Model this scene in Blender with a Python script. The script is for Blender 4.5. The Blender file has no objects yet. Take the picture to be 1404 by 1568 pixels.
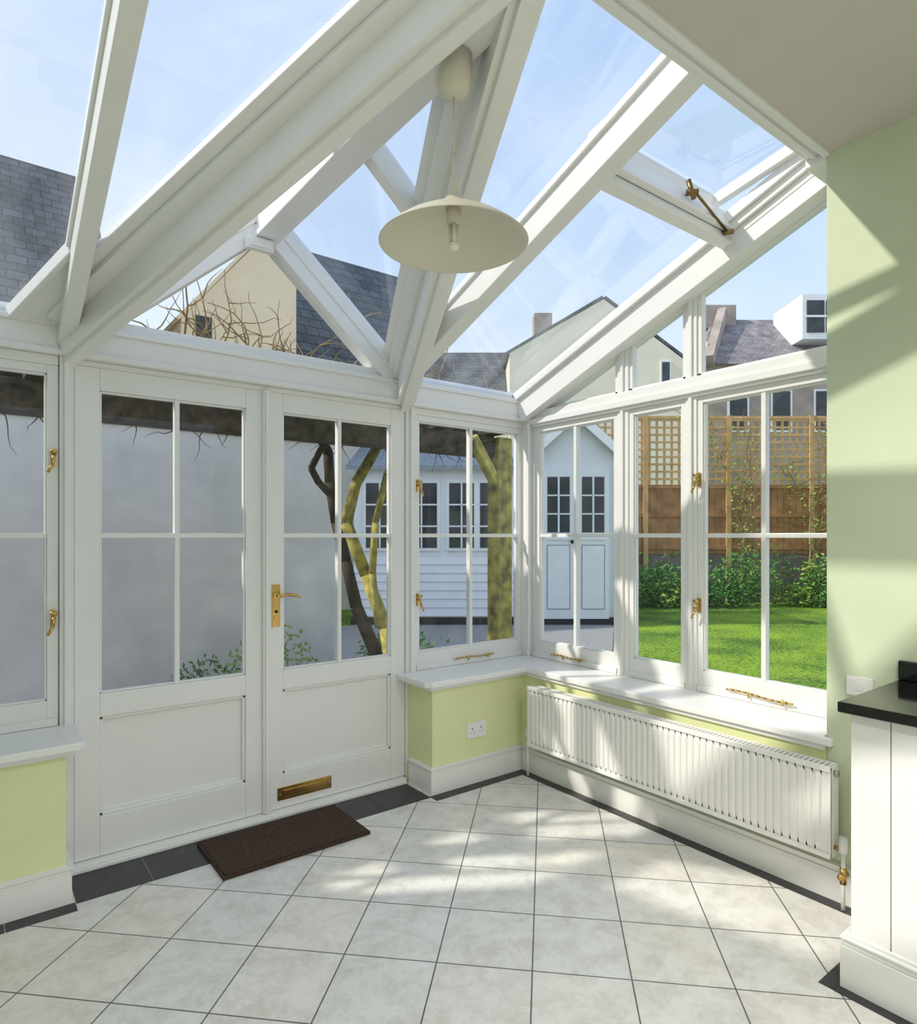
import bpy, math, random
from mathutils import Vector, Matrix
random.seed(7)
D=bpy.data
sc=bpy.context.scene

# ------------------------------------------------------------ materials
def new_mat(name):
    m=D.materials.new(name); m.use_nodes=True
    nt=m.node_tree; b=nt.nodes['Principled BSDF']
    return m,nt,b
def paint(name,col,rough=.5,var=.04,scale=6,metal=0,bump=0,col2=None,spec=None):
    m,nt,b=new_mat(name)
    tc=nt.nodes.new('ShaderNodeTexCoord'); n=nt.nodes.new('ShaderNodeTexNoise')
    n.inputs['Scale'].default_value=scale; n.inputs['Detail'].default_value=5
    nt.links.new(tc.outputs['Object'],n.inputs['Vector'])
    r=nt.nodes.new('ShaderNodeValToRGB')
    c2=col2 if col2 else tuple(max(0,c*(1-var*2)) for c in col)
    r.color_ramp.elements[0].position=.3; r.color_ramp.elements[1].position=.7
    r.color_ramp.elements[0].color=(*c2,1); r.color_ramp.elements[1].color=(*col,1)
    nt.links.new(n.outputs['Fac'],r.inputs['Fac']); nt.links.new(r.outputs['Color'],b.inputs['Base Color'])
    b.inputs['Roughness'].default_value=rough; b.inputs['Metallic'].default_value=metal
    if spec is not None: b.inputs['Specular IOR Level'].default_value=spec
    if bump:
        bm=nt.nodes.new('ShaderNodeBump'); bm.inputs['Strength'].default_value=bump; bm.inputs['Distance'].default_value=.02
        nt.links.new(n.outputs['Fac'],bm.inputs['Height']); nt.links.new(bm.outputs['Normal'],b.inputs['Normal'])
    return m
WHITE=paint('white_gloss_paint',(.87,.86,.835),.32,.015)
WHITE2=paint('radiator_enamel',(.88,.865,.83),.3,.01)
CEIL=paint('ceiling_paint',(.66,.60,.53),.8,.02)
GREEN=paint('sage_green_paint',(.63,.70,.50),.7,.02)
LIME=paint('lime_green_paint',(.80,.82,.46),.7,.02)
BRASS=paint('brass',(.70,.46,.15),.25,.1,30,metal=1)
BRASS2=paint('aged_brass',(.30,.19,.08),.35,.2,30,metal=1)
BLACK=paint('black_granite',(.012,.012,.014),.08,.4,80)
SLATE_T=paint('slate_border_tile',(.04,.04,.045),.4,.25,12)
MAT=paint('coir_mat',(.085,.045,.028),.95,.3,90,bump=.9,col2=(.03,.016,.01))
DARK=paint('dark_slot',(.01,.01,.01),.6)
SHADE=paint('lamp_shade_enamel',(.72,.67,.55),.35,.02)
BULB=paint('bulb_glass',(.85,.83,.75),.2,.02)
CHROME=paint('grey_metal',(.5,.5,.5),.3,.02,metal=1)
RENDER_W=paint('rendered_garden_wall',(.92,.88,.84),.9,.10,2.5,bump=.4,col2=(.74,.71,.68))
WOOD_D=paint('dark_pergola_wood',(.10,.08,.05),.9,.3,14,bump=.6,col2=(.02,.016,.012))
WOOD_M=paint('mossy_wood',(.66,.58,.14),.9,.3,9,bump=.5,col2=(.13,.11,.05))
TWIG=paint('twig_bark',(.45,.30,.13),.9,.3,10)
BARK=paint('dark_bark',(.07,.05,.035),.9,.3,10,bump=.5)
FENCE=paint('fence_wood',(.50,.26,.11),.9,.2,4,col2=(.26,.13,.05))
LATT=paint('lattice_wood',(.70,.45,.20),.9,.15,4)
STONE=paint('garden_stone',(.30,.26,.22),.95,.3,3,bump=.5)
SHEDP=paint('summerhouse_paint',(.82,.85,.88),.6,.03)
SHEDR=paint('summerhouse_felt',(.30,.34,.38),.9,.1)
DGLASS=paint('dark_window_pane',(.04,.05,.06),.08,.3,3)
CREAM=paint('cream_render',(.97,.79,.53),.9,.08,.8)
CREAM2=paint('pale_cream_render',(.90,.82,.68),.9,.05,.8)
HOUSEB=paint('stone_house_wall',(.45,.38,.33),.9,.2,1)
GRAVEL=paint('gravel',(.42,.41,.40),.95,.25,40,bump=.6)
PATIO=paint('patio_paving',(.55,.51,.46),.9,.15,4)
LEAF1=paint('leaf_green',(.10,.30,.03),.6,.4,3,col2=(.03,.12,.015))
LEAF2=paint('leaf_lime',(.32,.45,.06),.6,.3,3,col2=(.12,.25,.03))

def grass_mat():
    m,nt,b=new_mat('lawn_grass')
    tc=nt.nodes.new('ShaderNodeTexCoord')
    n1=nt.nodes.new('ShaderNodeTexNoise'); n1.inputs['Scale'].default_value=.8
    n2=nt.nodes.new('ShaderNodeTexNoise'); n2.inputs['Scale'].default_value=28; n2.inputs['Detail'].default_value=8
    for n in (n1,n2): nt.links.new(tc.outputs['Object'],n.inputs['Vector'])
    mx=nt.nodes.new('ShaderNodeMath'); mx.operation='ADD'
    nt.links.new(n1.outputs['Fac'],mx.inputs[0]); nt.links.new(n2.outputs['Fac'],mx.inputs[1])
    r=nt.nodes.new('ShaderNodeValToRGB'); e=r.color_ramp.elements
    e[0].color=(.06,.17,.01,1); e[1].color=(.38,.60,.03,1)
    mm=nt.nodes.new('ShaderNodeMath'); mm.operation='MULTIPLY'; mm.inputs[1].default_value=.5
    nt.links.new(mx.outputs[0],mm.inputs[0]); e[0].position=.40; e[1].position=.59
    nt.links.new(mm.outputs[0],r.inputs['Fac']); nt.links.new(r.outputs['Color'],b.inputs['Base Color'])
    b.inputs['Roughness'].default_value=.9
    bp=nt.nodes.new('ShaderNodeBump'); bp.inputs['Strength'].default_value=1; bp.inputs['Distance'].default_value=.1
    nt.links.new(n2.outputs['Fac'],bp.inputs['Height']); nt.links.new(bp.outputs['Normal'],b.inputs['Normal'])
    return m
GRASS=grass_mat()

def glass_mat(name,tint,mult,haze=0,streak=(5,1,1),base=0):
    m=D.materials.new(name); m.use_nodes=True; nt=m.node_tree; nt.nodes.clear()
    o=nt.nodes.new('ShaderNodeOutputMaterial'); mx=nt.nodes.new('ShaderNodeMixShader')
    t=nt.nodes.new('ShaderNodeBsdfTransparent'); t.inputs['Color'].default_value=(*tint,1)
    g=nt.nodes.new('ShaderNodeBsdfGlossy'); g.inputs['Roughness'].default_value=.01
    lw=nt.nodes.new('ShaderNodeLayerWeight'); lw.inputs['Blend'].default_value=.2
    mu=nt.nodes.new('ShaderNodeMath'); mu.operation='MULTIPLY_ADD'; mu.inputs[1].default_value=mult; mu.inputs[2].default_value=base
    nt.links.new(lw.outputs['Fresnel'],mu.inputs[0]); nt.links.new(mu.outputs[0],mx.inputs['Fac'])
    nt.links.new(g.outputs[0],mx.inputs[2])
    if haze:
        tr=nt.nodes.new('ShaderNodeBsdfTranslucent'); tr.inputs['Color'].default_value=(.9,.9,.88,1)
        tc=nt.nodes.new('ShaderNodeTexCoord'); mp=nt.nodes.new('ShaderNodeMapping'); mp.inputs['Scale'].default_value=streak
        n=nt.nodes.new('ShaderNodeTexNoise'); n.inputs['Scale'].default_value=1.6; n.inputs['Detail'].default_value=6
        nt.links.new(tc.outputs['Object'],mp.inputs['Vector']); nt.links.new(mp.outputs[0],n.inputs['Vector'])
        mr=nt.nodes.new('ShaderNodeMapRange'); mr.inputs['From Min'].default_value=.35; mr.inputs['From Max'].default_value=.75
        mr.inputs['To Min'].default_value=haze*.3; mr.inputs['To Max'].default_value=haze*2
        nt.links.new(n.outputs['Fac'],mr.inputs['Value'])
        m2=nt.nodes.new('ShaderNodeMixShader'); nt.links.new(mr.outputs[0],m2.inputs['Fac'])
        nt.links.new(t.outputs[0],m2.inputs[1]); nt.links.new(tr.outputs[0],m2.inputs[2]); nt.links.new(m2.outputs[0],mx.inputs[1])
    else: nt.links.new(t.outputs[0],mx.inputs[1])
    nt.links.new(mx.outputs[0],o.inputs['Surface'])
    return m
GLASS=glass_mat('window_glass',(.94,.955,.955),.6,base=.025)
VGLASS=glass_mat('vent_glass',(.90,.92,.93),.15,.04)
RGLASS=glass_mat('roof_glass',(.88,.905,.93),.8,.06,base=.07)

def tile_mat():
    m,nt,b=new_mat('diagonal_floor_tile')
    tc=nt.nodes.new('ShaderNodeTexCoord'); mp=nt.nodes.new('ShaderNodeMapping'); mp.vector_type='TEXTURE'
    mp.inputs['Location'].default_value=(-1.2145,-1.324,0); mp.inputs['Rotation'].default_value=(0,0,math.radians(45)); mp.inputs['Scale'].default_value=(.312,.312,1)
    nt.links.new(tc.outputs['Object'],mp.inputs['Vector'])
    br=nt.nodes.new('ShaderNodeTexBrick'); br.offset=0; br.squash=1
    br.inputs['Scale'].default_value=1; br.inputs['Brick Width'].default_value=1; br.inputs['Row Height'].default_value=1
    br.inputs['Mortar Size'].default_value=.008; br.inputs['Mortar Smooth'].default_value=.1; br.inputs['Bias'].default_value=0
    br.inputs['Color1'].default_value=(.74,.735,.72,1); br.inputs['Color2'].default_value=(.80,.765,.70,1); br.inputs['Mortar'].default_value=(.13,.13,.13,1)
    nt.links.new(mp.outputs['Vector'],br.inputs['Vector'])
    n=nt.nodes.new('ShaderNodeTexNoise'); n.inputs['Scale'].default_value=9; n.inputs['Detail'].default_value=12; n.inputs['Roughness'].default_value=.78; n.inputs['Distortion'].default_value=.3
    nt.links.new(tc.outputs['Object'],n.inputs['Vector'])
    r=nt.nodes.new('ShaderNodeValToRGB'); r.color_ramp.elements[0].position=.36; r.color_ramp.elements[0].color=(.78,.765,.74,1); r.color_ramp.elements[1].position=.56; r.color_ramp.elements[1].color=(1,1,1,1)
    nt.links.new(n.outputs['Fac'],r.inputs['Fac'])
    mx=nt.nodes.new('ShaderNodeMix'); mx.data_type='RGBA'; mx.blend_type='MULTIPLY'; mx.inputs[0].default_value=1
    nt.links.new(br.outputs['Color'],mx.inputs[6]); nt.links.new(r.outputs['Color'],mx.inputs[7]); nt.links.new(mx.outputs[2],b.inputs['Base Color'])
    b.inputs['Roughness'].default_value=.3
    bp=nt.nodes.new('ShaderNodeBump'); bp.invert=True; bp.inputs['Strength'].default_value=.4; bp.inputs['Distance'].default_value=.003
    nt.links.new(br.outputs['Fac'],bp.inputs['Height']); nt.links.new(bp.outputs['Normal'],b.inputs['Normal'])
    return m
TILE=tile_mat()
def slate_mat(name,c1,c2,s=1):
    m,nt,b=new_mat(name)
    tc=nt.nodes.new('ShaderNodeTexCoord')
    br=nt.nodes.new('ShaderNodeTexBrick'); br.inputs['Scale'].default_value=s
    br.inputs['Brick Width'].default_value=.24; br.inputs['Row Height'].default_value=.13; br.inputs['Mortar Size'].default_value=.008
    br.inputs['Color1'].default_value=(*c1,1); br.inputs['Color2'].default_value=(*c2,1); br.inputs['Mortar'].default_value=tuple(x*.3 for x in c1)+(1,)
    nt.links.new(tc.outputs['Object'],br.inputs['Vector'])
    n=nt.nodes.new('ShaderNodeTexNoise'); n.inputs['Scale'].default_value=1.8; n.inputs['Detail'].default_value=9; n.inputs['Roughness'].default_value=.7
    nt.links.new(tc.outputs['Object'],n.inputs['Vector'])
    r=nt.nodes.new('ShaderNodeValToRGB'); r.color_ramp.elements[0].position=.35; r.color_ramp.elements[0].color=(.45,.43,.42,1); r.color_ramp.elements[1].position=.65; r.color_ramp.elements[1].color=(1.25,1.18,1.1,1)
    nt.links.new(n.outputs['Fac'],r.inputs['Fac'])
    mx=nt.nodes.new('ShaderNodeMix'); mx.data_type='RGBA'; mx.blend_type='MULTIPLY'; mx.inputs[0].default_value=.9
    nt.links.new(br.outputs['Color'],mx.inputs[6]); nt.links.new(r.outputs['Color'],mx.inputs[7]); nt.links.new(mx.outputs[2],b.inputs['Base Color'])
    b.inputs['Roughness'].default_value=.8
    return m
SLATE=slate_mat('slate_roof',(.075,.092,.11),(.13,.15,.17))
SLATE2=slate_mat('slate_roof_pale',(.26,.25,.28),(.34,.32,.34))

# ------------------------------------------------------------ mesh builder
class B:
    def __init__(s): s.v=[]; s.f=[]; s.m=[]; s.mats=[]; s.sm=[]
    def mi(s,m):
        if m not in s.mats: s.mats.append(m)
        return s.mats.index(m)
    def add(s,vs,fs,m,smooth=False):
        o=len(s.v); s.v+= [tuple(v) for v in vs]; i=s.mi(m)
        for f in fs: s.f.append([o+k for k in f]); s.m.append(i); s.sm.append(smooth)
    def box(s,x0,x1,y0,y1,z0,z1,m):
        x0,x1=sorted((x0,x1)); y0,y1=sorted((y0,y1)); z0,z1=sorted((z0,z1))
        s.add([(x0,y0,z0),(x1,y0,z0),(x1,y1,z0),(x0,y1,z0),(x0,y0,z1),(x1,y0,z1),(x1,y1,z1),(x0,y1,z1)],
              [(0,3,2,1),(4,5,6,7),(0,1,5,4),(1,2,6,5),(2,3,7,6),(3,0,4,7)],m)
    def beam(s,p0,p1,w,up0,up1,m,up=(0,0,1),off=0):
        p0=Vector(p0); p1=Vector(p1); d=(p1-p0).normalized(); up=Vector(up)
        side=d.cross(up).normalized(); u=side.cross(d).normalized(); h=w/2
        vs=[]
        for p in (p0+side*off,p1+side*off):
            vs+=[p-side*h-u*up0,p+side*h-u*up0,p+side*h+u*up1,p-side*h+u*up1]
        s.add(vs,[(0,1,2,3),(7,6,5,4),(0,4,5,1),(1,5,6,2),(2,6,7,3),(3,7,4,0)],m)
    def cyl(s,p0,p1,r0,r1,m,n=10,cap=True):
        p0=Vector(p0); p1=Vector(p1); d=(p1-p0)
        if d.length<1e-6: return
        d.normalize(); a=Vector((0,0,1)) if abs(d.z)<.9 else Vector((1,0,0))
        x=d.cross(a).normalized(); y=d.cross(x)
        vs=[]
        for p,r in ((p0,r0),(p1,r1)):
            for i in range(n):
                t=2*math.pi*i/n; vs.append(p+x*math.cos(t)*r+y*math.sin(t)*r)
        fs=[(i,(i+1)%n,n+(i+1)%n,n+i) for i in range(n)]
        if cap: fs+=[tuple(range(n))[::-1],tuple(range(n,2*n))]
        s.add(vs,fs,m,n>6)
    def tube(s,pts,rs,m,n=8):
        for i in range(len(pts)-1): s.cyl(pts[i],pts[i+1],rs[i],rs[i+1],m,n)
    def lathe(s,c,prof,m,n=48):
        vs=[]; k=len(prof)
        for r,z in prof:
            for i in range(n):
                t=2*math.pi*i/n; vs.append((c[0]+r*math.cos(t),c[1]+r*math.sin(t),c[2]+z))
        fs=[(j*n+i,j*n+(i+1)%n,(j+1)*n+(i+1)%n,(j+1)*n+i) for j in range(k-1) for i in range(n)]
        s.add(vs,fs,m,True)
    def poly(s,pts,m): s.add(pts,[tuple(range(len(pts)))],m)
    def prism(s,poly,z0,z1,m):
        n=len(poly); vs=[(x,y,z0) for x,y in poly]+[(x,y,z1) for x,y in poly]
        s.add(vs,[tuple(range(n))[::-1],tuple(range(n,2*n))]+[(i,(i+1)%n,n+(i+1)%n,n+i) for i in range(n)],m)
    def build(s,name,bevel=0,parent=None,loc=None,yaw=0):
        me=D.meshes.new(name); me.from_pydata(s.v,[],s.f)
        for m in s.mats: me.materials.append(m)
        me.polygons.foreach_set('material_index',s.m); me.polygons.foreach_set('use_smooth',s.sm)
        me.update(); ob=D.objects.new(name,me); sc.collection.objects.link(ob)
        if bevel:
            md=ob.modifiers.new('bevel','BEVEL'); md.width=bevel; md.segments=2; md.limit_method='ANGLE'; md.angle_limit=math.radians(50)
        if parent: ob.parent=parent
        if loc: ob.location=loc
        ob.rotation_euler[2]=yaw
        return ob
def empty(name,loc=(0,0,0)):
    e=D.objects.new(name,None); sc.collection.objects.link(e); e.location=loc; return e

# ------------------------------------------------------------ constants
GY=.31; GX=.29; LX=-3.29; SY=-1.70; FB=-.06
def zg(y): return 2.31+.385*(.25-y)

# ------------------------------------------------------------ floor
b=B(); b.box(-3.0,.0,-5.5,.03,FB,0,TILE); b.box(-2.36,-.66,.03,.36,FB,0,TILE); b.build('floor')
b=B()
def strip(x0,x1,y0,y1,n,axis):
    for i in range(n):
        if axis=='x':
            a=x0+(x1-x0)*i/n; c=x0+(x1-x0)*(i+1)/n; b.box(a+.0012,c-.0012,y0,y1,0,.002,SLATE_T)
        else:
            a=y0+(y1-y0)*i/n; c=y0+(y1-y0)*(i+1)/n; b.box(x0,x1,a+.0012,c-.0012,0,.002,SLATE_T)
strip(-2.33,-.69,.0,.25,6,'x'); strip(-3.0,-2.33,-.055,.01,3,'x'); strip(-.69,-.02,-.055,.01,3,'x')
strip(-.075,-.02,-1.93,-.055,8,'y'); strip(-.54,-.075,-1.95,-1.905,2,'x'); strip(-.54,-.50,-4.5,-1.95,10,'y')
b.build('floor_border_tiles')

# ------------------------------------------------------------ walls
b=B(); b.box(-.66,.0,.03,.36,FB,.585,LIME); b.build('wall_back_low',0)
b=B(); b.box(0,.36,-1.7,.36,FB,.585,LIME); b.build('wall_right_low',0)
b=B(); b.box(-3.0,-2.36,.03,.36,FB,.585,LIME); b.build('wall_back_low_section',0)
b=B(); b.box(0,.36,-5.5,-1.7,FB,3.15,GREEN); b.build('wall_right',.004)
b=B()
P=[(-5.5,FB),(.36,FB),(.36,zg(.36)-.02),(-1.7,zg(-1.7)-.02),(-1.7,3.15),(-5.5,3.15)]; n=len(P)
b.add([(-3.16,y,z) for y,z in P]+[(-3.0,y,z) for y,z in P],[tuple(range(n)),tuple(range(n,2*n))[::-1]]+[(i,(i+1)%n,n+(i+1)%n,n+i) for i in range(n)],GREEN)
b.build('wall_left')
b=B(); b.box(-3.0,.0,-5.5,-1.7,2.885,3.15,CEIL); b.build('ceiling')

LAY=((.018,0,.115),(.013,.115,.133),(.022,.133,.141),(.009,.141,.145))
def skirt_x(bb,x0,x1,y,e0=0,e1=0):
    for t,z0,z1 in LAY: bb.box(x0-t*e0,x1+t*e1,y-t,y,z0,z1,WHITE)
def skirt_y(bb,y0,y1,x,n):
    for t,z0,z1 in LAY: bb.box(x,x+n*t,y0,y1,z0,z1,WHITE)
b=B(); skirt_x(b,-.66,0,.03,1,0); skirt_y(b,.03,.235,-.66,-1); skirt_y(b,-1.95,.008,0,-1); b.build('baseboard_right')
b=B(); skirt_x(b,-3.0,-2.36,.03,0,1); skirt_y(b,.03,.235,-2.36,1); skirt_y(b,-4,.008,-3.0,1); b.build('baseboard_left')

# sills
b=B(); b.prism([(-.73,.29),(-.73,.0),(-.70,-.03),(-.03,-.03),(-.03,-1.73),(0,-1.73),(0.0,-1.69),(.30,-1.69),(.30,.32),(-.66,.32),(-.66,.29)],.588,.618,WHITE)
b.prism([(-.69,.29),(-.69,-.0),(-.015,-.0),(-.015,-1.70),(.2,-1.69),(.2,.29)],.565,.588,WHITE); b.build('trim_1_window_sill',.005)
b=B(); b.prism([(-2.30,.29),(-2.36,.29),(-2.36,.32),(-3.0,.32),(-3.0,-.03),(-2.32,-.03),(-2.30,-.01)],.588,.618,WHITE)
b.prism([(-2.33,.29),(-3.0,.29),(-3.0,0),(-2.33,0)],.565,.588,WHITE); b.build('trim_2_window_sill',.005)

# ------------------------------------------------------------ frames
def wb(bb,w,a0,a1,d0,d1,z0,z1,m):
    if w=='D': bb.box(a0,a1,GY+d0,GY+d1,z0,z1,m)
    elif w=='R': bb.box(GX+d0,GX+d1,a0,a1,z0,z1,m)
def wq(bb,w,a0,a1,z0,z1,m=None):
    m=m or GLASS
    if w=='D': bb.poly([(a0,GY,z0),(a1,GY,z0),(a1,GY,z1),(a0,GY,z1)],m)
    elif w=='R': bb.poly([(GX,a0,z0),(GX,a1,z0),(GX,a1,z1),(GX,a0,z1)],m)
ZB,ZT=.723,2.065
def casement(name,w,a0,a1,nm,full0,full1):
    bb=B()
    wb(bb,w,full0,a0,-.022,.022,.619,2.10,WHITE); wb(bb,w,a1,full1,-.022,.022,.619,2.10,WHITE)
    wb(bb,w,a0,a1,-.022,.022,.619,ZB,WHITE); wb(bb,w,a0,a1,-.022,.022,ZT,2.10,WHITE)
    wb(bb,w,full0+.004,full1-.004,-.034,-.022,.619,.650,WHITE)
    for (p,q,r,s_) in ((a0,a0+.008,ZB,ZT),(a1-.008,a1,ZB,ZT),(a0,a1,ZB,ZB+.008),(a0,a1,ZT-.008,ZT)):
        wb(bb,w,p,q,-.014,.014,r,s_,WHITE)
    for i in range(nm):
        c=a0+(a1-a0)*(i+1)/(nm+1); wb(bb,w,c-.011,c+.011,-.018,.018,ZB,ZT,WHITE)
    wb(bb,w,a0,a1,-.0175,.0175,1.389,1.411,WHITE)
    wq(bb,w,a0,a1,ZB,ZT)
    return bb.build(name,.002)
casement('window_1','D',-2.93,-2.40,1,-3.0,-2.36)
casement('window_2','D',-.572,.205,1,-.60,.235)
casement('window_3','R',-.445,.155,1,-.475,.225)
casement('window_4','R',-.880,-.581,0,-.910,-.551)
casement('window_5','R',-1.615,-1.003,1,-1.66,-.973)

b=B()
for w,a0,a1 in (('D',-2.357,-2.306),('D',-.669,-.60),('R',-.551,-.475),('R',-.973,-.910),('R',-1.70,-1.66)):
    z0=.0 if w=='D' else .612
    c=(a0+a1)/2
    if w=='D': wb(b,w,a0,a1,-.035,.05,z0,2.15,WHITE); wb(b,w,c-.010,c+.010,-.0505,-.035,z0,2.14,WHITE)
    else:
        wb(b,w,a0,a1,-.03,.05,z0,zg(c)-.10,WHITE); wb(b,w,c-.010,c+.010,-.042,-.03,z0,zg(c)-.14,WHITE)
b.box(.235,.345,.225,.36,.61,2.30,WHITE); b.box(.218,.235,.205,.225,.61,2.12,WHITE)
wb(b,'R',-1.70,.30,-.046,.052,2.10,2.20,WHITE); wb(b,'R',-1.70,.23,-.06,-.046,2.115,2.15,WHITE)
b.build('trim_3_window_posts',.003)

for w,nm in (('R','window_6'),):
    bb=B(); X=GX
    def rz(y): return zg(y)-.175
    for y0,y1 in ((-1.66,-.973),(-.910,-.551),(-.475,.0)):
        bb.poly([(X,y0,2.19),(X,y1,2.19),(X,y1,max(2.195,rz(y1)+.02)),(X,y0,rz(y0)+.02)],GLASS)
        wb(bb,w,y0,y0+.022,-.02,.02,2.2,rz(y0+.022)+.02,WHITE)
        if rz(y1)>2.25: wb(bb,w,y1-.022,y1,-.02,.02,2.2,rz(y1)+.03,WHITE)
        wb(bb,w,y0,y1,-.02,.02,2.2,2.216,WHITE)
        yy1=min(y1,-.1)
        bb.beam((X,y0,rz(y0)+.005),(X,yy1,rz(yy1)+.005),.04,.012,.02,WHITE)
    bb.build(nm,.002)

b=B(); b.box(-3.0,.34,.262,.36,2.14,2.285,WHITE); b.box(-3.0,.30,.248,.262,2.14,2.165,WHITE); b.box(-3.0,.30,.252,.262,2.255,2.275,WHITE)
b.box(-3.0,.3,.285,.358,2.285,2.325,WHITE); b.box(-2.36,-.60,.29,.35,2.115,2.14,WHITE)
b.box(-3.0,-2.36,.28,.35,2.10,2.14,WHITE); b.box(-.60,.235,.28,.35,2.10,2.14,WHITE)
b.build('trim_4_header',.004)

# ------------------------------------------------------------ doors
def door(name,x0,x1,g0,g1):
    bb=B(); y0,y1=GY-.022,GY+.022
    bb.box(x0,g0,y0,y1,.03,2.115,WHITE); bb.box(g1,x1,y0,y1,.03,2.115,WHITE)
    bb.box(g0,g1,y0,y1,2.02,2.115,WHITE); bb.box(g0,g1,y0,y1,.624,ZB,WHITE); bb.box(g0,g1,y0,y1,.03,.2,WHITE)
    bb.box(g0,g1,GY+.002,GY+.014,.2,.624,WHITE)
    for a,c,d,e in ((g0,g0+.014,.2,.624),(g1-.014,g1,.2,.624),(g0,g1,.2,.214),(g0,g1,.61,.624)):
        bb.box(a,c,GY-.014,GY+.002,d,e,WHITE)
    for a,c,d,e in ((g0,g0+.009,ZB,2.02),(g1-.009,g1,ZB,2.02),(g0,g1,ZB,ZB+.009),(g0,g1,2.011,2.02)):
        bb.box(a,c,GY-.013,GY+.013,d,e,WHITE)
    c=(g0+g1)/2; bb.box(c-.011,c+.011,GY-.018,GY+.018,ZB,2.02,WHITE); bb.box(g0,g1,GY-.0175,GY+.0175,1.389,1.411,WHITE)
    wq(bb,'D',g0,g1,ZB,2.02)
    return bb.build(name,.003)
door('door_1',-2.304,-1.487,-2.209,-1.583)
d2=door('door_2',-1.483,-.671,-1.394,-.762)
b=B(); b.box(-1.503,-1.463,.268,.2875,.03,2.115,WHITE); b.box(-1.493,-1.473,.26,.268,.03,2.115,WHITE); b.build('door_astragal',.003,parent=d2)
b=B(); x=-1.432
b.box(x-.02,x+.02,.282,.2885,.945,1.155,BRASS); b.cyl((x,.289,1.10),(x,.235,1.10),.009,.009,BRASS,12)
b.tube([(x,.238,1.10),(x+.04,.235,1.108),(x+.085,.238,1.10),(x+.11,.242,1.09)],[.009,.008,.007,.006],BRASS)
b.cyl((x,.289,1.10),(x,.272,1.10),.016,.016,BRASS,16); b.cyl((x,.285,1.02),(x,.278,1.02),.008,.008,DARK,10); b.cyl((x,.289,.99),(x,.275,.99),.012,.012,BRASS,16)
b.build('lever_handle',.001,parent=d2)
b=B(); b.box(-1.425,-1.13,.283,.2885,.070,.135,BRASS); b.box(-1.395,-1.16,.277,.283,.085,.120,BRASS); b.cyl((-1.412,.284,.1025),(-1.412,.279,.1025),.005,.005,CHROME,8); b.cyl((-1.143,.284,.1025),(-1.143,.279,.1025),.005,.005,CHROME,8)
b.build('letter_plate',.002,parent=d2)
b=B(); b.box(-2.34,-.68,.25,.37,0,.028,WHITE); b.box(-2.33,-.69,.235,.25,0,.018,WHITE); b.build('trim_5_threshold',.004)

# ------------------------------------------------------------ glass roof
UPM=(0,.385,1)
XL,XR,XC,RZ=-2.33,-.665,-1.4975,3.04
YV=.25-(RZ-2.31)/.385
b=B()
def rafter(x,w,y0,y1,dep,top=.02): b.beam((x,y0,zg(y0)),(x,y1,zg(y1)),w,dep,top,WHITE,up=UPM)
rafter(.255,.15,.30,-1.66,.165); rafter(.17,.03,.28,-1.64,.03)
rafter(-3.0,.12,.30,-1.66,.12)
def vy(x):
    f=(XR-x)/(XR-XC) if x>XC else (x-XL)/(XC-XL)
    return .25-f*(.25-YV)
XA=-.765
rafter(XA,.085,vy(XA)+.06,-1.66,.13); rafter(-2.335,.06,.30,-1.66,.12)
for dx,dw,dd in ((XA,.115,.02),(-2.335,.085,.02)): rafter(dx,dw,.28 if dx<-2 else vy(dx),-1.66,dd,.01)
for x0 in (XL,XR):
    b.beam((x0,.30,2.29),(XC,YV,RZ),.10,.16,.015,WHITE)
    b.beam((x0,.30,2.29),(XC,YV,RZ),.15,.035,.012,WHITE)
    b.beam((x0,.30,2.15),(XC,YV,RZ-.14),.05,.05,.0,WHITE)
VL0=Vector((XL,.25,2.31)); VR0=Vector((XR,.25,2.31)); V1=Vector((XC,YV,RZ))
def lining(p0,p1,n,inward,wd,th=.03,drop=.0):
    n=Vector(n).normalized(); d=(p1-p0).normalized(); q=d.cross(n).normalized()
    if q.dot(Vector(inward))<0: q=-q
    vs=[]
    for p in (p0,p1):
        for a,c in ((0,-.004-drop),(wd,-.004-drop),(wd,-.004-drop-th),(0,-.004-drop-th)): vs.append(p+q*a+n*c)
    b.add(vs,[(0,1,2,3),(7,6,5,4),(0,4,5,1),(1,5,6,2),(2,6,7,3),(3,7,4,0)],WHITE)
sl=(RZ-2.31)/(XC-XL)
lining(VR0,V1,(sl,0,1),(-1,0,1),.17); lining(VR0,V1,(sl,0,1),(-1,0,1),.11,.03,.03)
lining(VL0,V1,UPM,(-1,-.2,0),.13); lining(VL0,V1,UPM,(-1,-.2,0),.085,.025,.03)
lining(VR0,V1,UPM,(1,-.2,0),.06)
# ridge beam
b.box(XC-.045,XC+.045,-1.68,.34,2.85,3.07,WHITE); b.box(XC-.07,XC+.07,-1.68,.338,2.975,3.0,WHITE); b.box(XC-.06,XC+.06,-1.68,.258,2.838,2.865,WHITE)
for x0 in (XL-.03,XR+.03):
    n=Vector((-(RZ-2.31),0,(XC-XL))).normalized() if x0<XC else Vector(((RZ-2.31),0,(XC-XL))).normalized()
    b.beam((x0,.31,2.285),(XC,.31,RZ+.0),.10,.13,.02,WHITE,up=n)
    b.beam((x0,.262,2.285),(XC,.262,RZ),.02,.06,.0,WHITE,up=n)
    f=(.25+.62)/(.25-YV); xv=x0+(XC-x0)*f; zv=2.31+f*.73
    b.beam((xv,-.62,zv),(XC,-.62,RZ),.055,.09,.01,WHITE,up=n)
b.prism([(-2.36,-.13),(-2.36,.29),(-2.52,.29)],0,0.02,WHITE)
k=len(b.v)-6
for i in range(k,len(b.v)):
    v=b.v[i]; b.v[i]=(v[0],v[1],zg(v[1])-.04+v[2])
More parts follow.
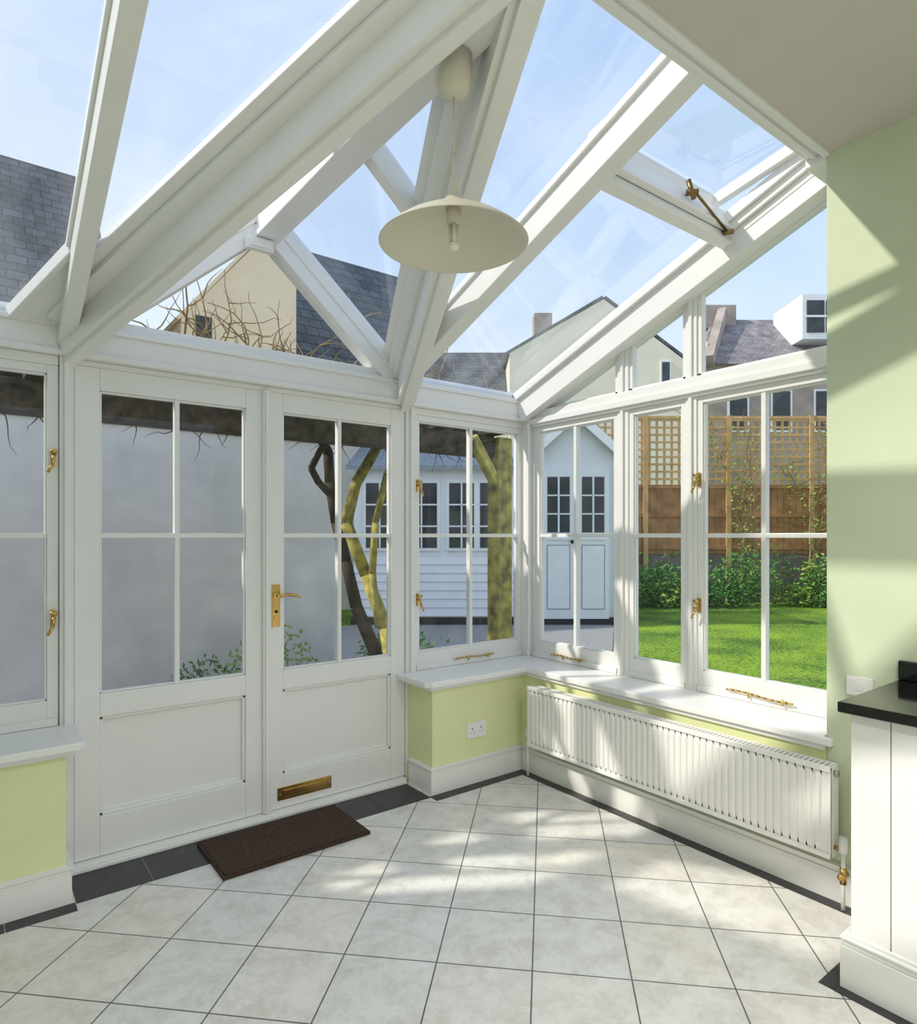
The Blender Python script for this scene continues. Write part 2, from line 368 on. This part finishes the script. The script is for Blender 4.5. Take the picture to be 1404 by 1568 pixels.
b.beam((-2.36,-.14,zg(-.14)-.03),(-2.53,.28,zg(.28)-.03),.025,.02,.03,WHITE)
b.beam((XA+.04,-1.15,zg(-1.15)),(.19,-1.15,zg(-1.15)),.05,.10,.02,WHITE,up=UPM)
b.beam((XA+.04,-1.19,zg(-1.19)),(.19,-1.19,zg(-1.19)),.03,.05,.05,WHITE,up=UPM)
b.box(-3.0,.0,-1.70,-1.62,2.895,3.2,WHITE); b.box(0,.34,-1.70,-1.62,2.86,3.2,WHITE); b.box(-3.0,0,-1.715,-1.69,2.872,2.9,WHITE); b.box(-3.0,.0,-1.665,-1.645,2.885,2.9,WHITE)
b.build('roof_frame',.004)
b=B()
def mg(pts): b.poly([(x,y,zg(y)) for x,y in pts],RGLASS)
mg([(XR,.30),(.34,.30),(.34,-1.15),(XA,-1.15),(XA,vy(XA))])
mg([(XA,vy(XA)),(XA,-1.66),(XC,-1.66)])
mg([(XL,.30),(XC,-1.66),(-3.05,-1.66),(-3.05,.30)])
b.poly([(XC,.3,RZ),(XR,.3,2.31),(XC,YV,RZ)],RGLASS); b.poly([(XC,.3,RZ),(XC,YV,RZ),(XL,.3,2.31)],RGLASS)
b.poly([(-2.15,.31,2.28),(-.81,.31,2.28),(XC,.31,2.88)],GLASS)
b.build('roof_glazing')
b=B(); top=Vector((0,-1.63,zg(-1.63)+.03)); bot=Vector((0,-1.14,zg(-1.14)+.12))
for x,w in ((XA+.065,.04),(.125,.04)): b.beam((x,top.y,top.z),(x,bot.y,bot.z),w,.03,.02,WHITE)
for p in (top,bot): b.beam((XA+.05,p.y,p.z),(.14,p.y,p.z),.045,.03,.02,WHITE)
b.poly([(XA+.05,top.y,top.z),(.13,top.y,top.z),(.13,bot.y,bot.z),(XA+.05,bot.y,bot.z)],VGLASS)
for x,d in ((.185,.09),(.165,.055),(.145,.02)): b.beam((x,-1.16,zg(-1.16)),(x,-1.63,zg(-1.63)),.018,d,.03,WHITE,up=UPM)
b.build('roof_vent_window',.003)
b=B(); b.cyl((-.17,-1.235,2.885),(.13,-1.215,2.80),.006,.006,BRASS2,10); b.cyl((-.19,-1.22,2.93),(-.17,-1.235,2.85),.011,.011,BRASS2,10); b.cyl((-.19,-1.21,2.88),(-.155,-1.245,2.88),.013,.013,BRASS2,12); b.cyl((.12,-1.19,2.80),(.135,-1.24,2.795),.011,.011,BRASS2,10)
b.build('vent_screw_opener')
b=B(); b.box(-1.60,-1.47,.215,.251,2.775,2.835,WHITE); b.box(-1.59,-1.48,.205,.215,2.785,2.825,WHITE); b.build('alarm_sensor',.004)

# ------------------------------------------------------------ pendant lamp
lc=(XC,-1.28,0); e=empty('pendant_lamp',(0,0,0))
b=B(); b.lathe((lc[0],lc[1],2.715),[(0,0),(.02,.001),(.038,.008),(.050,.025),(.055,.05),(.056,.123),(0,.123)],SHADE,32); b.build('ceiling_rose',parent=e)
b=B(); b.cyl((lc[0],lc[1],2.53),(lc[0],lc[1],2.73),.003,.003,SHADE,8); b.build('cord',parent=e)
prof=[(.0,.27),(.004,.27),(.006,.23),(.010,.19),(.018,.155),(.030,.128),(.045,.112),(.07,.099),(.12,.073),(.17,.044),(.205,.018),(.223,.002),(.224,0),(.221,.0),(.203,.013),(.168,.038),(.118,.067),(.068,.093),(.034,.103),(.0,.105)]
b=B(); b.lathe((lc[0],lc[1],2.278),prof,SHADE,72); b.build('shade',parent=e)
b=B(); b.cyl((lc[0],lc[1],2.385),(lc[0],lc[1],2.335),.021,.021,SHADE,20)
for a in range(3):
    t=a*2.094; ox,oy=.010*math.cos(t),.010*math.sin(t)
    b.cyl((lc[0]+ox,lc[1]+oy,2.335),(lc[0]+ox,lc[1]+oy,2.265),.0065,.0065,BULB,10)
b.lathe((lc[0],lc[1],2.255),[(0,0),(.012,.003),(.017,.012),(.017,.02)],BULB,20)
b.build('energy_saving_bulb',parent=e)

b=B(); b.box(-1.835,-1.157,-.178,.20,.002,.016,MAT); b.box(-1.825,-1.167,-.168,.19,.016,.020,MAT); b.build('doormat',.003)

# ------------------------------------------------------------ radiator
e=empty('radiator')
b=B(); y0,y1,z0,z1=-1.755,-.115,.19,.532
b.box(-.092,-.085,y0,y1,z0,z1,WHITE2)
n=50; step=(y1-y0-.06)/n
for i in range(n):
    a=y0+.03+i*step
    vs=[]
    for z,o in ((z0+.02,.0),(z0+.04,.007),(z1-.04,.007),(z1-.02,.0)):
        vs+=[(-.092,a+.003,z),(-.092-o,a+step*.3,z),(-.092-o,a+step*.7,z),(-.092,a+step-.003,z)]
    fs=[(r*4+c,r*4+c+1,(r+1)*4+c+1,(r+1)*4+c) for r in range(3) for c in range(3)]
    b.add(vs,fs,WHITE2,False)
b.box(-.100,-.090,y0,y1,z1-.018,z1,WHITE2); b.box(-.100,-.090,y0,y1,z0,z0+.018,WHITE2)
b.box(-.095,-.030,y0,y0+.006,z0,z1,WHITE2); b.box(-.095,-.030,y1-.006,y1,z0,z1,WHITE2); b.box(-.032,-.026,y0,y1,z0,z1,WHITE2)
b.build('panel',.0015,parent=e)
b=B()
for i in range(84):
    a=y0+.01+i*(y1-y0-.02)/84; b.box(-.090,-.034,a,a+.011,z1-.006,z1-.001,WHITE2)
b.box(-.0935,-.088,y0,y1,z1-.01,z1+.002,WHITE2); b.box(-.036,-.03,y0,y1,z1-.01,z1+.002,WHITE2); b.build('top_grille',parent=e)
b=B()
for yy,s_ in ((y0,-1),(y1,1)):
    b.cyl((-.06,yy,.225),(-.06,yy+s_*.035,.225),.009,.009,CHROME if s_>0 else BRASS,12)
    b.cyl((-.06,yy+s_*.03,.215),(-.06,yy+s_*.03,.275),.016,.014,WHITE2,14)
    b.cyl((-.06,yy+s_*.03,.0),(-.06,yy+s_*.03,.22),.0075,.0075,WHITE2,10)
    b.cyl((-.06,yy,.505),(-.06,yy+s_*.014,.505),.012,.012,CHROME,12)
b.cyl((-.085,y0-.03,.13),(-.035,y0-.03,.13),.012,.012,BRASS,12); b.cyl((-.06,y0-.03,.10),(-.06,y0-.03,.16),.012,.012,BRASS,12)
b.box(-.03,-.001,-.5,-.47,.2,.5,WHITE2); b.box(-.03,-.001,-1.45,-1.42,.2,.5,WHITE2)
b.build('valves_and_brackets',parent=e)

# ------------------------------------------------------------ socket + hardware
bb=B(); bb.box(-.425,-.29,.021,.03,.255,.342,WHITE2)
for dx in (-.39,-.325):
    bb.box(dx-.003,dx+.003,.0205,.0215,.302,.312,DARK); bb.box(dx-.014,dx-.008,.0205,.0215,.285,.289,DARK); bb.box(dx+.008,dx+.014,.0205,.0215,.285,.289,DARK)
    bb.box(dx-.006,dx+.006,.018,.022,.320,.333,WHITE2)
bb.build('wall_socket',.0015)
b=B(); b.box(-.009,0,-1.865,-1.775,.80,.87,WHITE2); b.box(-.011,-.009,-1.83,-1.81,.82,.85,WHITE2); b.build('wall_socket.001',.0015)

def latch(name,p,side,wall):
    bb=B(); x,y,z=p
    if wall=='D':
        bb.box(x-.009,x+.009,y-.006,y,z-.035,z+.035,BRASS); bb.cyl((x,y,z),(x,y-.03,z),.007,.007,BRASS,10)
        bb.tube([(x,y-.03,z+.01),(x+side*.005,y-.035,z-.03),(x+side*.022,y-.035,z-.065)],[.008,.007,.005],BRASS)
        bb.cyl((x-.012,y-.03,z+.022),(x+.012,y-.03,z+.022),.008,.008,BRASS,10)
    else:
        bb.box(x-.006,x,y-.009,y+.009,z-.035,z+.035,BRASS); bb.cyl((x,y,z),(x-.03,y,z),.007,.007,BRASS,10)
        bb.tube([(x-.03,y,z+.01),(x-.035,y+side*.005,z-.03),(x-.035,y+side*.022,z-.065)],[.008,.007,.005],BRASS)
        bb.cyl((x-.03,y-.012,z+.022),(x-.03,y+.012,z+.022),.008,.008,BRASS,10)
    bb.build(name)
latch('window_latch',(-2.378,.286,1.72),-1,'D'); latch('window_latch.001',(-2.378,.286,1.06),-1,'D')
latch('window_latch.002',(-.587,.286,1.69),1,'D'); latch('window_latch.003',(-.587,.286,1.03),1,'D')
latch('window_latch.004',(.266,-.985,1.68),1,'R'); latch('window_latch.005',(.266,-.985,1.05),1,'R')
def stay(name,p0,p1):
    bb=B(); p0=Vector(p0); p1=Vector(p1); d=(p1-p0)
    pts=[p0+d*t+Vector((0,0,.004*math.sin(t*6.28))) for t in [0,.1,.2,.3,.4,.5,.6,.7,.8,.9,1]]
    bb.tube(pts,[.004,.006,.005]+[.005]*6+[.007,.004],BRASS)
    for t in (.35,.85): q=p0+d*t; bb.cyl(q-Vector((0,0,.018)),q+Vector((0,0,.010)),.005,.004,BRASS,8)
    bb.build(name)
stay('window_stay',(-.33,.268,.655),(-.02,.268,.66)); stay('window_stay.001',(.248,.03,.655),(.248,-.24,.66)); stay('window_stay.002',(.248,-1.14,.66),(.240,-1.46,.655))

# ------------------------------------------------------------ kitchen counter
e=empty('kitchen_counter')
b=B(); b.box(-.472,-.024,-4.5,-1.975,.0,.853,WHITE)
y=-1.975
while y>-4.4:
    b.box(-.482,-.472,y-.108,y-.0015,.0,.853,WHITE); y-=.11
b.build('cabinet',.002,parent=e)
b=B()
for t,z0,z1 in ((.022,0,.13),(.016,.13,.15),(.024,.15,.158),(.010,.158,.168)):
    b.box(-.482-t,-.482,-4.5,-1.975+t,z0,z1,WHITE); b.box(-.482,-.024,-1.975,-1.975+t,z0,z1,WHITE)
b.build('plinth',.002,parent=e)
b=B(); b.box(-.515,-.001,-4.5,-1.95,.853,.886,BLACK); b.box(-.024,-.001,-4.5,-1.95,.886,.955,BLACK); b.build('granite_worktop',.004,parent=e)

# ------------------------------------------------------------ unseen fill spots and rings, added behind the camera to brighten the room
for i,(x,y) in enumerate(((-2.3,-3.0),(-1.2,-2.8),(-2.3,-4.3),(-1.1,-4.2))):
    nm='fill_spot_ring'+('' if i==0 else '.%03d'%i)
    bb=B(); bb.lathe((x,y,2.865),[(.075,.02),(.078,.004),(.070,0),(.060,.004),(.058,.02)],CHROME,32)
    ob=bb.build(nm)
    l=D.lights.new('fill_spot','SPOT'); l.energy=65; l.spot_size=math.radians(136); l.spot_blend=.7; l.shadow_soft_size=.10; l.color=(1,.965,.91)
    lo=D.objects.new('fill_spot',l); sc.collection.objects.link(lo); lo.parent=ob; lo.location=(x,y,2.862)

# ------------------------------------------------------------ OUTSIDE
G=-.06
b=B(); b.prism([(-30,-1.5),(60,-1.5),(60,50),(-30,50)],G-.1,G,GRASS); b.build('ground_lawn')
b=B(); b.prism([(-30,-40),(60,-40),(60,-1.5),(-30,-1.5)],G-.1,G,PATIO); b.build('ground_patio')
b=B(); b.prism([(-8,.37),(1.2,.37),(2.3,1.25),(5.6,3.9),(6.2,6.5),(-8,6.5)],G,G+.012,GRAVEL); b.build('ground_gravel_path')
G2=G+.012
b=B(); b.box(-9,.25,3.0,3.22,G2,2.30,RENDER_W); b.box(-9,.28,2.97,3.25,2.30,2.36,RENDER_W); b.build('garden_wall',.01)
b=B(); b.box(-6,.54,.92,1.06,2.00,2.16,WOOD_D)
for i in range(14): b.box(-5.8+i*.48,-5.68+i*.48,.75,2.1,2.16,2.27,WOOD_D)
b.box(-6,.54,1.9,2.02,2.27,2.42,WOOD_D)
b.box(-6,.4,1.06,1.9,2.27,2.29,WOOD_D)
b.build('pergola',.004)
b=B(); b.box(.55,.69,.88,1.02,G2,2.15,WOOD_M); b.beam((.62,.95,1.75),(.28,.87,2.12),.07,.04,.04,WOOD_M); b.beam((.62,.95,1.8),(.95,1.25,2.12),.07,.04,.04,WOOD_M); b.build('mossy_post',.012)
b=B()
b.tube([(.16,1.95,G2),(.11,1.97,.4),(-.02,2.07,.79),(-.09,2.13,1.18),(-.155,2.175,1.51),(-.2,2.21,1.85),(-.22,2.2,2.1),(-.35,2.1,2.25),(-.5,2.0,2.2)],[.07,.06,.055,.05,.05,.045,.045,.03,.03],BARK)
b.tube([(-.2,2.21,1.75),(-.32,2.18,1.85),(-.42,2.1,1.95),(-.38,2.0,2.1),(-.3,1.9,2.25)],[.03,.03,.028,.025,.02],BARK)
b.tube([(.12,1.60,G2),(.02,1.66,.66),(-.10,1.76,1.08),(-.23,1.855,1.5),(-.165,1.81,1.82),(-.02,1.70,2.13),(.05,1.6,2.35)],[.06,.055,.05,.05,.045,.04,.035],WOOD_M)
b.tube([(-.02,1.7,.66),(-.10,1.66,1.1),(-.05,1.7,1.5),(.03,1.65,1.9),(.2,1.5,2.2),(.4,1.3,2.3)],[.03,.03,.03,.028,.025,.02],WOOD_M)
b.build('wisteria_trunk')
b=B()
def twig(p,d,L,n,r,wob,m):
    p=Vector(p); d=Vector(d).normalized(); pts=[p.copy()]; rs=[r]
    for i in range(n):
        d=(d+Vector((random.uniform(-wob,wob),random.uniform(-wob,wob),random.uniform(-wob,wob)))).normalized()
        p=p+d*L/n; pts.append(p.copy()); rs.append(r*(1-.75*(i+1)/n))
    b.tube(pts,rs,m,5); return pts
for i in range(85):
    x=random.uniform(-1.9,.5); y=random.uniform(1.2,2.3)
    pts=twig((x,y,2.3),(random.uniform(-1,1),random.uniform(-.5,.5),random.uniform(.3,1.0)),random.uniform(.5,1.0),9,.009,.38,TWIG)
    for q in pts[3:8:2]: twig(q,(random.uniform(-1,1),random.uniform(-.5,.5),random.uniform(-.2,1)),random.uniform(.15,.4),5,.005,.4,TWIG)
for i in range(60):
    x=random.uniform(-4,.5); twig((x,random.uniform(.85,1.1),2.02),(random.uniform(-1,1),0,-random.uniform(.1,.6)),random.uniform(.1,.25),5,.0035,.5,BARK)
for i in range(25):
    x=random.uniform(-3.6,-2.2); twig((x,random.uniform(1.0,2.0),2.3),(random.uniform(-1,1),random.uniform(-.5,.5),random.uniform(.3,1.0)),random.uniform(.3,.6),8,.007,.38,TWIG)
b.build('wisteria_twigs')

def leaves(bb,c,r,n,size,m,stem=None):
    for i in range(n):
        while True:
            q=Vector((random.uniform(-1,1),random.uniform(-1,1),random.uniform(-1,1)))
            if q.length<1: break
        p=Vector((c[0]+q.x*r[0],c[1]+q.y*r[1],c[2]+q.z*r[2]))
        a=Vector((random.gauss(0,1),random.gauss(0,1),random.gauss(0,1))).normalized(); k=a.orthogonal().normalized(); s_=size*random.uniform(.6,1.3)
        bb.add([p,p+a*s_*.5+k*s_*.25,p+a*s_,p+a*s_*.5-k*s_*.25],[(0,1,2,3)],m)
YAW=math.radians(-37.3)
def place(t): return (-2.66+t*.606,-2.83+t*.7955,0)
# summerhouse
b=B(); E=2.72; DP=1.6
def shedwin(x0,x1,z0,z1,nx,nz):
    b.box(x0-.05,x1+.05,-.04,0,z0-.05,z1+.05,SHEDP); b.box(x0,x1,-.047,-.04,z0,z1,DGLASS)
    for i in range(1,nx): xx=x0+(x1-x0)*i/nx; b.box(xx-.013,xx+.013,-.06,-.045,z0,z1,SHEDP)
    for i in range(1,nz): zz=z0+(z1-z0)*i/nz; b.box(x0,x1,-.06,-.045,zz-.013,zz+.013,SHEDP)
def clap(x0,x1,z0,z1):
    z=z0
    while z<z1-.01:
        zz=min(z+.14,z1); b.add([(x0,-.03,z),(x1,-.03,z),(x1,-.005,zz),(x0,-.005,zz),(x0,0.02,z),(x1,0.02,z)],[(0,1,2,3),(4,5,1,0)],SHEDP); z+=.14
b.box(-1.7,2.58,0,DP,G2,2.5,SHEDP); b.box(1.2,2.58,-.001,DP,G2,E,SHEDP)
ax=1.89; b.add([(1.2,0,E),(2.58,0,E),(ax,0,3.35),(1.2,DP,E),(2.58,DP,E),(ax,DP,3.35)],[(0,1,2),(3,5,4)],SHEDP)
for s_ in (-1,1):
    xe=ax+s_*.82; ze=3.38-.82*.9
    b.add([(ax,-.18,3.38),(xe,-.18,ze),(xe,DP,ze),(ax,DP,3.38),(ax,-.18,3.46),(xe,-.18,ze+.07),(xe,DP,ze+.07),(ax,DP,3.46)],[(0,1,2,3),(4,7,6,5),(0,4,5,1),(1,5,6,2)],SHEDR)
    b.beam((ax,-.19,3.36),(xe,-.19,ze-.02),.03,.07,.06,SHEDP)
b.add([(-1.8,-.2,2.45),(1.2,-.2,2.45),(1.2,1.5,3.0),(-1.8,1.5,3.0),(-1.8,-.2,2.52),(1.2,-.2,2.52),(1.2,1.5,3.07),(-1.8,1.5,3.07)],[(0,1,2,3),(4,7,6,5),(0,4,5,1),(3,2,6,7)],SHEDR)
clap(-1.7,1.2,G2,1.05); clap(1.2,2.58,G2,.1)
for x0,x1 in ((-1.5,-1.05),(-.85,-.35),(-.15,.25),(.35,.8)): shedwin(x0,x1,1.2,2.25,2,3)
for x0,x1 in ((1.36,1.88),(1.92,2.44)):
    b.box(x0,x1,-.05,0,.05,2.5,SHEDP)
    b.box(x0+.07,x1-.07,-.053,-.049,.2,1.25,SHEDR); b.box(x0+.085,x1-.085,-.06,-.05,.215,1.235,SHEDP)
    b.box(x0+.08,x1-.08,-.056,-.05,1.45,2.35,DGLASS)
    xm=(x0+x1)/2; b.box(xm-.015,xm+.015,-.07,-.055,1.45,2.35,SHEDP)
    for zz in (1.75,2.05): b.box(x0+.08,x1-.08,-.07,-.055,zz-.012,zz+.012,SHEDP)
    b.box(x0+.06,x1-.06,-.07,-.05,1.33,1.36,SHEDP)
b.box(1.885,1.915,-.056,-.04,.05,2.5,SHEDR)
b.cyl((1.84,-.06,1.3),(1.84,-.12,1.3),.03,.03,DARK,10); b.box(1.19,1.27,-.06,.0,G2,2.7,SHEDP); b.box(2.52,2.60,-.06,.0,G2,2.7,SHEDP)
b.box(-1.75,2.62,-.035,DP,G2,G2+.12,DARK)
b.build('summerhouse',0,loc=place(10.5),yaw=YAW)
# fence
b=B()
b.box(2.2,14,.02,.3,G,1.0,STONE)
x=2.2
while x<14: b.box(x,x+.125,0,.025,1.0,2.5,FENCE); x+=.135
for z in (1.1,1.8,2.42): b.box(2.2,14,-.03,0,z,z+.08,FENCE)
x=2.2
while x<14: b.box(x,x+.05,-.01,.01,2.5,3.95,LATT); x+=.16
z=2.6
while z<3.95: b.box(2.2,14,-.02,0,z,z+.045,LATT); z+=.16
x=2.2
while x<14: b.box(x,x+.10,-.05,.05,G,4.0,LATT); x+=1.8
b.box(2.2,14,-.03,.04,3.93,3.99,LATT)
b.build('trellis_fence',0,loc=place(14),yaw=YAW)
b=B()
for i in range(34):
    x=random.uniform(2.9,13); h=random.uniform(.25,.75)
    leaves(b,(x,-random.uniform(.5,1.1),G+h*.8),(.6,.4,h),420,.09,random.choice([LEAF1,LEAF1,LEAF2]))
b.build('garden_shrubs',0,loc=place(14),yaw=YAW)
b=B()
for i in range(18):
    x=random.uniform(5.8,11.0); pts=twig((x,-.35,G),(random.uniform(-.2,.2),0,1),random.uniform(2.6,4.6),12,.03,.2,TWIG)
    for q in pts[4:]:
        for k in range(2): twig(q,(random.uniform(-1,1),random.uniform(-.4,.0),random.uniform(.1,1)),.9,6,.012,.4,TWIG)
        leaves(b,q,(.4,.2,.3),22,.09,LEAF2)
b.build('climbing_shrub',0,loc=place(14),yaw=YAW)
b=B()
for bx,by,h in ((2.35,-1.25,2.3),(2.75,-1.42,2.7),(2.55,-1.45,2.5),(1.9,-1.28,1.1)):
    pts=twig((bx,by,G),(0,0,1),h,14,.010,.14,TWIG)
    for q in pts[3:]:
        for k in range(3):
            s2=twig(q,(random.uniform(-1,1),random.uniform(-1,1),random.uniform(0,.8)),.32,4,.004,.3,TWIG)
            leaves(b,s2[-1],(.09,.09,.09),5,.055,LEAF2)
b.build('sapling')
b=B()
for c,r,n,m in (((.45,2.3,.25),(.35,.3,.35),700,LEAF1),((-.6,2.5,.25),(.4,.3,.4),500,LEAF2),((-1.1,2.7,.15),(.3,.2,.25),250,LEAF1),((.95,2.6,.15),(.4,.3,.25),350,LEAF1)): leaves(b,c,r,n,.06,m)
b.build('border_plants')

# neighbouring houses
b=B()
b.box(-16,-1.3,6.6,11.5,G,4.2,RENDER_W)
b.add([(-16,6.2,3.9),(-1.1,6.2,3.9),(-1.1,9,7.1),(-16,9,7.1),(-1.1,11.8,3.9),(-16,11.8,3.9)],[(0,1,2,3),(3,2,4,5),(1,4,2),(0,3,5)],SLATE)
b.build('terrace_house')
b=B(); b.box(1.7,5.2,8.6,11.5,G,4.4,RENDER_W)
b.add([(1.6,7.4,4.2),(5.3,7.4,4.2),(5.3,9.4,7.15),(1.6,9.4,7.15),(5.3,11.8,4.2),(1.6,11.8,4.2)],[(0,1,2,3),(3,2,4,5),(1,4,2),(0,3,5)],SLATE)
b.build('terrace_house.001')
b=B(); P=[(-.2,G),(1.55,G),(1.55,5.75),(1.05,6.1),(-.2,4.55)]
b.add([(x,7.0,z) for x,z in P]+[(x,9,z) for x,z in P],[(0,1,2,3,4),(9,8,7,6,5)]+[(i,(i+1)%5,5+(i+1)%5,5+i) for i in range(5)],CREAM)
b.beam((-.24,8.0,4.5),(1.05,8.0,6.12),2.04,.0,.05,CREAM); b.beam((1.05,8.0,6.12),(1.62,8.0,5.72),2.04,.0,.05,SLATE)
b.box(.0,.22,6.97,7,4.25,4.62,DGLASS); b.build('cream_gable_house')
b=B(); P=[(1.9,G),(8.45,G),(8.45,7.9),(5.4,10.2),(1.9,8.2)]
b.add([(x,0,z) for x,z in P]+[(x,6,z) for x,z in P],[(0,1,2,3,4)]+[(i,(i+1)%5,5+(i+1)%5,5+i) for i in range(5)],CREAM2)
b.beam((1.8,2.98,8.13),(5.4,2.98,10.24),6.0,0,.1,SLATE); b.beam((5.4,2.98,10.24),(8.6,2.98,7.83),6.0,0,.1,SLATE)
b.box(-1.5,2.3,.5,5,G,6.2,CREAM2)
b.add([(-1.6,.3,6.1),(2.2,.3,6.1),(2.2,2.8,9.0),(-.6,2.8,9.0)],[(0,1,2,3)],SLATE)
b.box(3.0,3.7,1.5,2.2,9,10.2,HOUSEB)
b.box(7.5,7.9,-.04,0,7.0,7.9,WHITE); b.box(7.56,7.84,-.05,-.04,7.06,7.84,DGLASS)
b.build('pale_gable_house',0,loc=place(24),yaw=YAW)
b=B(); b.box(11.2,26,0,7,G,9.4,HOUSEB)
b.add([(11.0,-.3,9.3),(26,-.3,9.3),(26,3.5,12.6),(13.2,3.5,12.6),(26,7.3,9.3),(11.0,7.3,9.3)],[(0,1,2,3),(3,2,4,5),(0,3,5)],SLATE2)
b.beam((11.6,-.2,9.3),(13.6,3.2,12.7),.4,.1,.45,HOUSEB); b.box(12.6,14.2,3.0,4.0,12,13.2,HOUSEB)
for x in (11.3,11.65): b.cyl((x,.4,9.8),(x,.4,10.5),.14,.11,CREAM,10)
b.box(11.05,11.9,.1,.7,9.0,9.85,HOUSEB)
b.box(16.1,18.2,.2,3,10.6,12.7,SHEDP); b.box(16.3,17.1,.15,.2,10.9,12.4,DGLASS); b.box(17.2,18.0,.15,.2,10.9,12.4,DGLASS); b.box(16.2,18.1,.12,.16,11.6,11.7,SHEDP)
for x in (12.5,14.5,16.5): b.box(x,x+1,-.04,0,6.2,8.2,SHEDP); b.box(x+.1,x+.9,-.06,-.04,6.3,8.1,DGLASS)
b.build('slate_roof_house',0,loc=place(30),yaw=YAW)

# ------------------------------------------------------------ light
w=D.worlds.new('sky'); sc.world=w; w.use_nodes=True; nt=w.node_tree; bg=nt.nodes['Background']
tc=nt.nodes.new('ShaderNodeTexCoord'); sep=nt.nodes.new('ShaderNodeSeparateXYZ'); nt.links.new(tc.outputs['Generated'],sep.inputs[0])
r=nt.nodes.new('ShaderNodeValToRGB'); e=r.color_ramp.elements
e[0].position=0; e[0].color=(.84,.88,.95,1); e[1].position=.85; e[1].color=(.32,.48,.79,1)
q=e.new(.38); q.color=(.52,.67,.89,1)
nt.links.new(sep.outputs['Z'],r.inputs['Fac'])
mp=nt.nodes.new('ShaderNodeMapping'); mp.inputs['Scale'].default_value=(1.2,2.6,3.5); mp.inputs['Rotation'].default_value=(.3,.2,.7)
nt.links.new(tc.outputs['Generated'],mp.inputs['Vector'])
n=nt.nodes.new('ShaderNodeTexNoise'); n.inputs['Scale'].default_value=1.3; n.inputs['Detail'].default_value=6; n.inputs['Roughness'].default_value=.5; nt.links.new(mp.outputs[0],n.inputs['Vector'])
mr=nt.nodes.new('ShaderNodeMapRange'); mr.inputs['From Min'].default_value=.45; mr.inputs['From Max'].default_value=.80; mr.inputs['To Max'].default_value=.5
nt.links.new(n.outputs['Fac'],mr.inputs['Value'])
dot=nt.nodes.new('ShaderNodeVectorMath'); dot.operation='DOT_PRODUCT'; dot.inputs[1].default_value=(-.65,.45,.3); nt.links.new(tc.outputs['Generated'],dot.inputs[0])
mr2=nt.nodes.new('ShaderNodeMapRange'); mr2.inputs['From Min'].default_value=.1; mr2.inputs['From Max'].default_value=.9; mr2.inputs['To Max'].default_value=.75
nt.links.new(dot.outputs['Value'],mr2.inputs['Value'])
ad=nt.nodes.new('ShaderNodeMath'); ad.operation='ADD'; ad.use_clamp=True; nt.links.new(mr.outputs[0],ad.inputs[0]); nt.links.new(mr2.outputs[0],ad.inputs[1])
mx=nt.nodes.new('ShaderNodeMix'); mx.data_type='RGBA'; nt.links.new(ad.outputs[0],mx.inputs[0]); nt.links.new(r.outputs['Color'],mx.inputs[6]); mx.inputs[7].default_value=(.82,.87,.95,1)
nt.links.new(mx.outputs[2],bg.inputs['Color']); bg.inputs['Strength'].default_value=.95

def sun(az,el,st):
    l=D.lights.new('sun','SUN'); l.energy=st; l.angle=math.radians(1.5); l.color=(1,.93,.82)
    o=D.objects.new('sun',l); sc.collection.objects.link(o)
    d=Vector((math.cos(az)*math.cos(el),math.sin(az)*math.cos(el),math.sin(el)))
    o.rotation_euler=d.to_track_quat('Z','Y').to_euler(); o.location=d*30
sun(math.atan2(.62,-1.0),math.radians(40.4),2.9)

# ------------------------------------------------------------ camera
c=D.cameras.new('camera'); co=D.objects.new('camera',c); sc.collection.objects.link(co)
co.location=(-2.66,-2.83,1.4); co.rotation_euler=(math.radians(90),0,YAW)
c.sensor_fit='HORIZONTAL'; c.sensor_width=36; c.lens=36*988/1404; c.shift_y=36/1404; c.clip_start=.05; c.clip_end=500
sc.camera=co
sc.view_settings.view_transform='Standard'
sc.view_settings.exposure=.42
